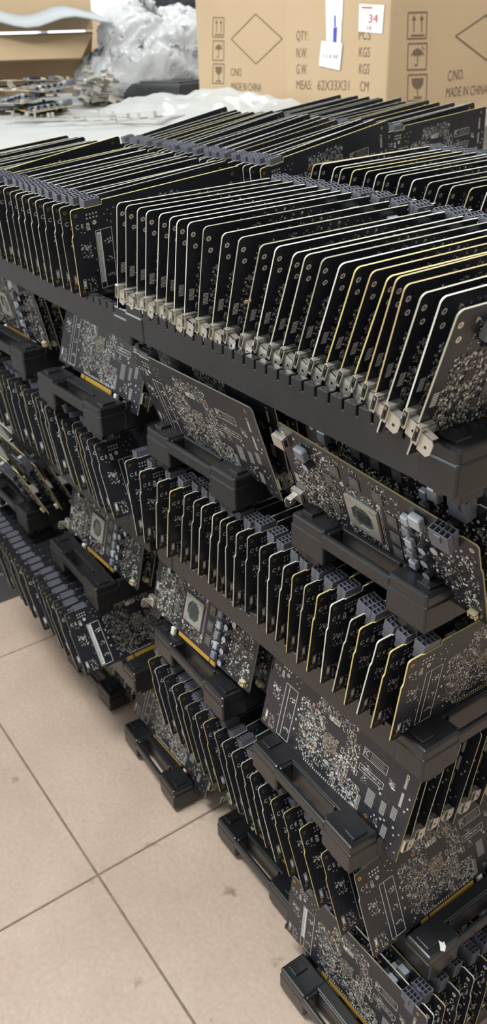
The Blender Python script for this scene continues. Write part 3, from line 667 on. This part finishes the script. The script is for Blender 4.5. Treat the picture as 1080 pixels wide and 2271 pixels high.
while x > -1.46:
    o = power_front(x, .392 + rnd.uniform(-.004, .004), 5, -30 + rnd.uniform(-1.5, 1.5), 'black graphics card leaning left, fifth layer left rack, %s from its right' % ORD[i], g, 'full' if i == 0 else 'simple', tilt=2, dyaw=rnd.uniform(-.6, .6))
    if i == 0: barcode(o, .0315, .037, .014, .084)
    x -= .0225; i += 1

# ------------------------------------------------------------------ layers 2, 4, 6: broadside cards
def stackrow(k, x, y, lean, n, first, rest, where, step=.0185, kind='full', leans=None, tilt=0, dz=-.007, ys=None):
    g = 'broadside cards in the %s' % where
    out = []
    for i in range(n):
        l = lean if i == 0 else (leans[i % len(leans)] if leans else lean)
        f = first if i == 0 else rest
        fn = back_out if f == 'b' else face_out
        lab = ('front black graphics card, %s outward, in the %s' % ('solder side' if f == 'b' else 'chip side', where)) if i == 0 else ('black graphics card %s from the front in the %s' % (ORD[i], where))
        out.append(fn(x + (rnd.uniform(-.004, .004) if i else 0), (ys[i] if ys and i < len(ys) else y + i * step), k, l, lab, g, kind if i < 2 else 'simple', tilt=(tilt if i < 1 else tilt * .5), dyaw=0 if i else 1, dz=dz if i == 0 else -.009))
    return out
stackrow(2, -1.180, .4735, 17, 5, 'b', 'b', 'second layer left rack', dz=-.011)
o = stackrow(2, -.8775, .4811, -18.4, 5, 'b', 'b', 'second layer middle rack', leans=[-15, -13, -10, -8], dz=-.012)
o = stackrow(2, -.6068, .4903, -22, 8, 'f', 'f', 'second layer right rack', leans=[-18, -14, -10, -8], step=.024, tilt=6.5)
part('video_port', ME['port2'], o[0])

stackrow(2, -1.46, .478, -10, 5, 'f', 'f', 'second layer blurred rack at left edge')
stackrow(4, -1.235, .470, 14, 4, 'f', 'f', 'fourth layer left rack', step=.026)
stackrow(4, -.930, .465, 14, 4, 'f', 'f', 'fourth layer middle rack', step=.03, dz=.004)
stackrow(4, -.650, .4596, 12, 10, 'b', 'b', 'fourth layer nearest rack', step=.022, leans=[12, 10, 13, 9], tilt=-2)
stackrow(4, -1.545, .465, -24, 6, 'f', 'f', 'fourth layer dark rack at left edge', step=.03, leans=[-22, -20, -24])
stackrow(6, -1.37, .50, 8, 3, 'b', 'b', 'floor rack farthest left')
stackrow(6, -1.093, .485, 20, 4, 'b', 'b', 'second floor rack from left', step=.03)
stackrow(6, -.812, .510, 14, 5, 'f', 'f', 'middle floor rack', step=.03)
o = stackrow(6, -.5835, .4483, 5, 10, 'b', 'f', 'nearest floor rack', leans=[4, 5, 5, 7, 6, 8], ys=[.4483, .464, .482, .503, .532, .556, .585, .62, .65, .68])
barcode(o[0], .0315, .037, .030, .084)

# ------------------------------------------------------------------ packing table and background things
TZ = .93
t = MB(); t.bbox(-5.2, -1.62, -1.0, 4.6, TZ - .04, TZ, 'table_white', .004); top_ = t
root = empty('packing_table', (-3.4, 1.8, 0)); tag(root, 'long white packing table behind the racks, covered with plastic film', 'table')
def rel(mb, name, parent):
    o = mb.obj(name, parent); o.location = -Vector(parent.location); return o
rel(t, 'table_top', root)
t = MB(); t.box(-5.1, -1.66, -.95, 4.5, .07, TZ - .04, 'table_white'); rel(t, 'cabinet_body', root)
t = MB(); t.box(-5.12, -1.64, -.97, 4.52, 0, .07, 'plinth_dark'); rel(t, 'plinth', root)

def carton(corner, yaw, wx, wy, h, name, label, matn='cardboard', flaps=False):
    """corner = near right bottom corner; width wx runs to -x side, depth wy to +y side"""
    r = empty(name, corner); r.rotation_euler = (0, 0, R(yaw)); tag(r, label, 'cardboard box')
    b = MB(); b.bbox(-wx, 0, 0, wy, 0, h, matn, .004); b.obj('box_body', r)
    return r
def line_quad(mb, a, b, wd, n, mat, off):
    a, b = Vector(a), Vector(b); d = (b - a).normalized(); s = n.cross(d) * wd / 2; a = a + n * off; b = b + n * off
    mb.add([a - s, b - s, b + s, a + s], [(0, 1, 2, 3)], mat)
class FaceInk:
    """draws marks on a box face from the places they have in the photograph"""
    def __init__(s, p0, n): s.p0 = Vector(p0); s.n = Vector(n).normalized(); s.mb = MB()
    def P(s, x, y): return on_plane(x, y, s.p0, s.n)
    def line(s, pts, wpx=.0025, mat='ink_brown'):
        for a, b in zip(pts[:-1], pts[1:]): line_quad(s.mb, s.P(*a), s.P(*b), wpx, s.n, mat, .0006)
    def poly(s, pts, mat='ink_brown', off=.0006): s.mb.add([s.P(*p) + s.n * off for p in pts], [tuple(range(len(pts)))], mat)
    def text(s, txt, bl, br, tl, mat='ink_brown', off=.0006):
        P0, PX, PY = s.P(*bl), s.P(*br), s.P(*tl); vs, fs = text_geo(txt)
        s.mb.add([P0 + (PX - P0) * a + (PY - P0) * b + s.n * off for a, b in vs], fs, mat)
    def icon_box(s, x0, y0, x1, y1, sk=0, wd=.003): s.line([(x0, y0), (x1, y0 + sk), (x1, y1 + sk), (x0, y1), (x0, y0)], wd)
    def done(s, name, parent):
        o = s.mb.obj(name, parent); bpy.context.view_layer.update(); o.matrix_parent_inverse = parent.matrix_world.inverted(); return o

# near carton
YW = 7.0; c1 = Vector((-1.60, 1.53, TZ + .001))
A = carton(c1, YW, .33, .62, .31, 'shipping_carton', 'near brown shipping carton with quantity and weight lines and white stickers')
nF = Vector((math.sin(R(YW)), -math.cos(R(YW)), 0)); nR = Vector((math.cos(R(YW)), math.sin(R(YW)), 0))
f = FaceInk(c1, nF)
for txt, x0, x1, y0, y1 in (('QTY:', 657, 683, 68, 93), ('N.W.', 657, 681, 106, 128), ('G.W.', 657, 681, 142, 164), ('MEAS:', 657, 691, 178, 198), ('62X33X31', 704, 774, 178, 200), ('PCS', 796, 822, 66, 88), ('KGS', 796, 820, 104, 126), ('KGS', 796, 819, 141, 164), ('CM', 798, 817, 180, 202)):
    f.text(txt, (x0, y1), (x1, y1 + 1), (x0 + 1, y0))
f.done('printed_text', A)
s = FaceInk(c1 + nF * .0012, nF); s.poly([(797, 8), (853, 11), (848, 75), (795, 70)], 'paper_white'); s.poly([(803, 15), (826, 16), (826, 19), (803, 18)], 'ink_red', .0012); s.text('34', (818, 50), (838, 50), (819, 32), 'ink_red', .0012); s.text('10', (815, 66), (824, 66), (815, 58), 'ink_red', .0012)
s.done('red_inked_sticker', A)['label'] = 'white sticker with red figures'
s = FaceInk(c1 + nF * .0012, nF); s.poly([(722, -30), (763, -30), (756, 102), (724, 92)], 'tape_clear'); s.poly([(740, 62), (748, 60), (746, 100), (739, 100)], 'ink_blue', .0012)
for k in range(4): s.poly([(736 + k * 6, 30 + k * 4), (739 + k * 6, 30 + k * 4), (739 + k * 6, 60), (736 + k * 6, 60)], 'ink_blue' if k == 1 else 'frame_white', .0014)
s.done('clear_tape_strip', A)['label'] = 'clear tape strip with blue print'
s = FaceInk(c1 + nF * .0026, nF); s.poly([(713, 90), (760, 96), (754, 156), (707, 146)], 'paper_white'); s.text('12 8 88', (718, 128), (750, 130), (718, 120), 'smd_grey', .0010)
s.done('paper_label', A)['label'] = 'tilted white paper label'
def long_face(f, x, sx, y, sy, sl):
    """upright arrows, umbrella, glass, diamond and two text lines; x,y = top left of the icon column"""
    X = lambda a: x + a * sx
    Yy = lambda a, b: y + b * sy + a * sx * sl
    q = lambda a, b: (X(a), Yy(a, b))
    for b0 in (0, 69, 138):
        f.line([q(0, b0), q(42, b0), q(40, b0 + 58), q(-2, b0 + 58), q(0, b0)], .0028)
    for a0 in (13, 30):
        f.line([q(a0, 14), q(a0, 44)], .003); f.poly([q(a0 - 5, 17), q(a0, 5), q(a0 + 5, 17)])
    f.line([q(6, 51), q(36, 51)], .0035)
    f.poly([q(6, 96), q(12, 84), q(21, 79), q(30, 84), q(36, 96), q(30, 93), q(26, 97), q(21, 93), q(16, 97), q(11, 93)]); f.line([q(21, 93), q(21, 116), q(16, 119), q(14, 114)], .0025)
    f.line([q(30, 76), q(37, 84)], .0018)
    f.poly([q(8, 146), q(34, 146), q(33, 160), q(26, 169), q(16, 169), q(9, 160)]); f.line([q(21, 169), q(21, 187)], .003); f.line([q(12, 189), q(30, 189)], .004)
long_face_R = FaceInk(c1, nR)
long_face(long_face_R, 905, 1.0, 28, 1.0, -.03)
long_face_R.line([(1080, 32), (1010, 80), (1080, 134)], .0035); long_face_R.line([(1076, 34), (1150, 84), (1080, 134)], .0035)
long_face_R.text('C/NO.', (992, 180), (1027, 175), (994, 157)); long_face_R.text('MADE IN CHINA', (988, 216), (1079, 208), (990, 194))
long_face_R.done('printed_symbols', A)
# far carton
YB = 3.0; c2l = at(443, 235, TZ); LW = (-1.965 - c2l.x) / math.cos(R(YB)); c2 = Vector((-1.965, c2l.y + LW * math.sin(R(YB)), TZ + .001))
Bc = carton(c2, YB, LW, .33, .31, 'shipping_carton', 'far brown shipping carton with handling symbols, left behind the near one')
nB = Vector((math.sin(R(YB)), -math.cos(R(YB)), 0)); f = FaceInk(c2, nB)
long_face(f, 473, .58, 39, .745, .02)
f.line([(567, 31), (626, 86), (568, 142), (513, 87), (567, 31)], .0030)
f.text('C/NO', (512, 168), (536, 169), (512, 151)); f.text('MADE IN CHINA', (513, 200), (580, 203), (513, 183))
f.done('printed_symbols', Bc)

# big brown open carton at left
bigp = at(0, 262, TZ)
def slab(name, pts, thick, matn, label, cat, group=None, parent=None):
    """flat sheet from 4 world corners, with real thickness"""
    P = [Vector(p) for p in pts]; n = (P[1] - P[0]).cross(P[3] - P[0]).normalized() * thick; mb = MB()
    mb.add(P + [p + n for p in P], [(0, 3, 2, 1), (4, 5, 6, 7), (0, 1, 5, 4), (1, 2, 6, 5), (2, 3, 7, 6), (3, 0, 4, 7)], matn)
    o = mb.obj(name, parent)
    if label: tag(o, label, cat, group)
    return o
dL = 3.35
def far(x, y, D):
    d = ray(x, y); h = math.hypot(d.x, d.y); return CAMP + d * (D / h)
big = empty('open_carton', (0, 0, 0)); tag(big, 'large brown open carton at left photo edge with folded flaps', 'cardboard box')
def wall_panel(name, pxs, D, matn, th_=.006):
    P = [far(x, y, d) for (x, y), d in zip(pxs, D)]
    return slab(name, P, th_, matn, None, None, parent=big)
a = at(-120, 236, TZ); b_ = at(205, 214, TZ)
zt = 1.066
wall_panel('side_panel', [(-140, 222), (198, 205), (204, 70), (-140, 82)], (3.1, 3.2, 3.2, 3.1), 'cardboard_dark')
wall_panel('front_flap', [(-140, 142), (180, 131), (205, 78), (-140, 88)], (2.99, 3.09, 3.13, 3.05), 'cardboard')
wall_panel('back_panel', [(-140, 75), (205, 66), (198, -40), (-140, -40)], (3.5, 3.6, 3.6, 3.5), 'cardboard')
fs_ = [far(-60, 52, 3.0), far(150, 44, 3.0), far(250, 40, 3.25), far(170, 8, 3.7), far(-60, 20, 3.9)]
mb = MB(); gx = 12
for i in range(gx + 1):
    x_ = -80 + 330 * i / gx; ya = 52 - 14 * (i / gx) ** 1.5; zz = .012 * math.sin(i * .9)
    p = far(x_, ya, 3.0); q = far(x_ * .8, 22 - 8 * (i / gx), 3.7); p.z += zz; q.z += zz
    mb.v += [tuple(p), tuple(q), tuple(p - Vector((0, 0, .006))), tuple(q - Vector((0, 0, .006)))]
kk = mb.mi('foam_white')
for i in range(gx):
    b = 4 * i
    for fc in ((b, b + 4, b + 5, b + 1), (b + 2, b + 3, b + 7, b + 6), (b, b + 2, b + 6, b + 4), (b + 1, b + 5, b + 7, b + 3)): mb.f.append(fc); mb.m.append(kk); mb.sm.append(True)
tag(mb.obj('foam_sheet'), 'white foam sheet lying across the large open carton', 'foam sheet')
fb = far(232, 104, 3.9)
cs = carton(Vector((fb.x + .06, fb.y + .05, TZ + .001)), 20, .2, .2, .25, 'small_carton', 'small brown carton with a red label behind the plastic bag', 'cardboard')
m_ = MB(); m_.box(-.045, -.02, -.0012, 0, .14, .19, 'ink_red'); m_.box(-.12, -.10, -.0012, 0, .12, .23, 'paper_white'); m_.obj('red_label', cs)

# plastic bag: crumpled closed skin
from mathutils import noise as NZ
def blob(name, pts, matn, label, cat, amp=.03, sub=5, fr=9):
    """pts: (centre, radii) ellipsoids fused by remeshing into one crumpled skin"""
    bm = bmesh.new()
    for c, r in pts:
        M = Matrix.Translation(c) @ Matrix.Diagonal((*r, 1)); bmesh.ops.create_icosphere(bm, subdivisions=4, radius=1, matrix=M)
    me = bpy.data.meshes.new(name); bm.to_mesh(me); bm.free(); o = bpy.data.objects.new(name, me); C.objects.link(o)
    rm = o.modifiers.new('r', 'REMESH'); rm.mode = 'VOXEL'; rm.voxel_size = .0065
    dg = bpy.context.evaluated_depsgraph_get(); me2 = bpy.data.meshes.new_from_object(o.evaluated_get(dg)); o.modifiers.clear(); o.data = me2
    for v in me2.vertices:
        p = v.co; w1 = p + Vector((NZ.noise(p * 11), NZ.noise(p * 11 + Vector((5, 0, 0))), NZ.noise(p * 11 + Vector((0, 5, 0))))) * .05
        f1 = 1 - abs(NZ.noise(w1 * fr)) * 2; f2 = 1 - abs(NZ.noise(w1 * fr * 2.7 + Vector((7, 3, 1)))) * 2; f3 = 1 - abs(NZ.noise(w1 * fr * 6 + Vector((1, 9, 4)))) * 2
        v.co = p + v.normal * (amp * (f1 - .5) + amp * .42 * (f2 - .5) + amp * .16 * (f3 - .5))
        if v.co.z < TZ + .001: v.co.z = TZ + .001
    me2.materials.clear(); me2.materials.append(MAT[matn])
    for p in me2.polygons: p.use_smooth = True
    tag(o, label, cat); return o
def bp(x, y, D): return far(x, y, D)
blob('plastic_bag', [(bp(232, 168, 3.2), (.11, .09, .08)), (bp(300, 125, 3.2), (.11, .12, .17)), (bp(335, 135, 3.25), (.15, .13, .14)), (bp(390, 122, 3.3), (.12, .12, .14)), (bp(306, 78, 3.2), (.06, .06, .11)), (bp(303, 42, 3.2), (.022, .03, .06)), (bp(400, 88, 3.3), (.11, .10, .09))], 'bag_plastic', 'large crumpled translucent white plastic bag left of the far carton', 'plastic bag', .024, fr=7)
c_ = at(378, 222, TZ); tr = MB(); tr.bbox(-.13, .13, -.10, .10, 0, .055, 'dark_plastic', .01); tr.bbox(-.11, .11, -.08, .08, .05, .06, 'dark_plastic', .003)
o = tr.obj('parts_tray'); o.location = (c_.x + .02, c_.y - .02, TZ + .001); o.rotation_euler = (0, 0, R(20)); tag(o, 'dark plastic parts tray under the plastic bag', 'tray')
bk = bp(408, 16, 3.9); blob('black_backpack', [(bk, (.13, .12, .13)), (bk + Vector((-.05, 0, -.12)), (.12, .1, .12))], 'fabric_black', 'dark bag with red detail above the plastic bag at top', 'bag', .012)

# crumpled film sheets on the table
def film_sheet(name, corners, nx, ny, amp, label, seed, hump=0):
    P = [Vector(p) for p in corners]; mb = MB(); k = mb.mi('film_plastic')
    for j in range(ny + 1):
        for i in range(nx + 1):
            a, b = i / nx, j / ny; p = P[0].lerp(P[1], a).lerp(P[3].lerp(P[2], a), b)
            q = p * 7 + Vector((seed, 0, 0)); f1 = 1 - abs(NZ.noise(q)) * 2; f2 = 1 - abs(NZ.noise(q * 2.9)) * 2
            edge = min(a, b, 1 - a, 1 - b) * 6; edge = min(1, edge)
            p.z = TZ + .002 + max(0, (amp * f1 + amp * .4 * f2)) * edge + hump * math.sin(math.pi * a) * math.sin(math.pi * b)
            mb.v.append(tuple(p))
    for j in range(ny):
        for i in range(nx):
            b = j * (nx + 1) + i; mb.f.append((b, b + 1, b + nx + 2, b + nx + 1)); mb.m.append(k); mb.sm.append(True)
    o = mb.obj(name); tag(o, label, 'plastic film', 'plastic films on the packing table'); return o
film_sheet('plastic_film', [(-3.3, .25, TZ), (-1.635, .25, TZ), (-1.635, 1.12, TZ), (-3.3, 1.30, TZ)], 90, 60, .008, 'flat clear plastic film on the table behind the left top rack', 3)
film_sheet('plastic_film', [(-2.42, 1.14, TZ), (-1.635, 1.14, TZ), (-1.635, 1.50, TZ), (-2.36, 1.46, TZ)], 60, 36, .022, 'crumpled clear plastic film bunched in front of the cartons', 9, .045)

# metal slot brackets in a heap and loose
def make_bracket():
    mb = MB(); mb.box(-.060, .060, -.009, .009, 0, .001, 'steel'); mb.box(-.062, -.060, -.009, .009, 0, .012, 'steel'); mb.box(-.074, -.060, -.009, .009, .011, .012, 'steel')
    mb.box(.060, .068, -.005, .005, 0, .001, 'steel')
    for k in range(3): mb.box(-.045 + k * .028, -.030 + k * .028, -.004, .004, .0009, .0014, 'black_and_recess_shade')
    for k in range(2): mb.box(-.04 + k * .05, -.034 + k * .05, .009, .0105, 0, .010, 'steel')
    return mb.mesh('slot_bracket')
BR = make_bracket()
def bracket(px, py, z, yaw, rx, ry, sc_, label, g):
    o = bpy.data.objects.new('slot_bracket', BR); C.objects.link(o); o.location = at(px, py, z); o.rotation_euler = (R(rx), R(ry), R(yaw)); o.scale = (sc_,) * 3
    tag(o, label, 'metal bracket', g); return o
g = 'metal slot brackets heaped by the plastic bag'; heap = at(215, 236, TZ)
for i in range(16):
    lay = i // 3
    o = bpy.data.objects.new('slot_bracket', BR); C.objects.link(o); o.location = heap + Vector((rnd.uniform(-.05, .05), rnd.uniform(-.06, .05), .006 + lay * .017)); o.rotation_euler = (R(rnd.uniform(-25, 25)), R(rnd.uniform(0, 16)), R(rnd.choice((150, 165, 140, 95)) + rnd.uniform(-12, 12))); o.scale = (1.25,) * 3
    tag(o, 'silvery metal slot bracket in the jumbled heap before the plastic bag', 'metal bracket', g)
for px, py, yw, lb in ((150, 262, 60, 'silvery bracket lying flat left of the heap'), (230, 268, 50, 'silvery bracket lying below the heap'), (330, 262, 65, 'silvery bracket lying flat right of the heap'), (290, 262, 45, 'silvery bracket just right of the heap base'), (100, 262, 55, 'silvery bracket beside the dark board pile')):
    bracket(px, py, TZ + .018, yw, rnd.uniform(-6, 6), rnd.uniform(-4, 4), 1.3, lb, 'loose slot brackets on the film')
for i in range(4):
    p = at(532, 276, TZ + .03 + i * .004); o = bpy.data.objects.new('slot_bracket', BR); C.objects.link(o); o.location = p; o.rotation_euler = (0, 0, R(58 + i * 3)); tag(o, 'grey metal bracket in the neat small stack before the far carton, %s from bottom' % ['first', 'second', 'third', 'fourth'][i], 'metal bracket', 'neat small stack of brackets')
# pile of bare boards lying flat at left
for i in range(9):
    p = at([60, 20, 95, 40, 0, 70, 30, 100, 50][i], [262, 255, 262, 250, 262, 248, 246, 255, 244][i], TZ); p.z = TZ + .012 + i * .0085
    o = copy_tree(PROTO['simple']); o.matrix_world = Matrix.Translation(p) @ Matrix.Rotation(R([20, 50, -10, 80, 35, 10, 60, 0, 40][i]), 4, 'Z') @ Matrix.Rotation(R(-90 + [4, -5, 6, -3, 5, -6, 3, 6, -4][i]), 4, 'X') @ Matrix.Translation((-.12, 0, -.06))
    tag(o, 'scrapped card lying flat in the dark pile on the table, %s from bottom' % ['first', 'second', 'third', 'fourth', 'fifth', 'sixth', 'seventh', 'eighth', 'ninth'][i], 'graphics card', 'cards piled flat on the table')
# debris on the fifth layer rack block
p = at(981, 2098, Z(5) + .0045); mb = MB(); V_ = [(-.003, -.006), (.002, -.0068), (.0038, -.001), (.0024, .0052), (.0003, .0035), (-.0036, .0062), (-.0028, 0)]; mb.add([(a, b, 0) for a, b in V_] + [(a, b, .0010) for a, b in V_], [tuple(range(7))[::-1], tuple(range(7, 14))] + [(k, (k + 1) % 7, 7 + (k + 1) % 7, 7 + k) for k in range(7)], 'header_white'); o = mb.obj('paper_scrap'); o.location = p; o.rotation_euler = (0, 0, R(50)); tag(o, 'small torn scrap of white paper on the lowest right rack block', 'paper scrap')
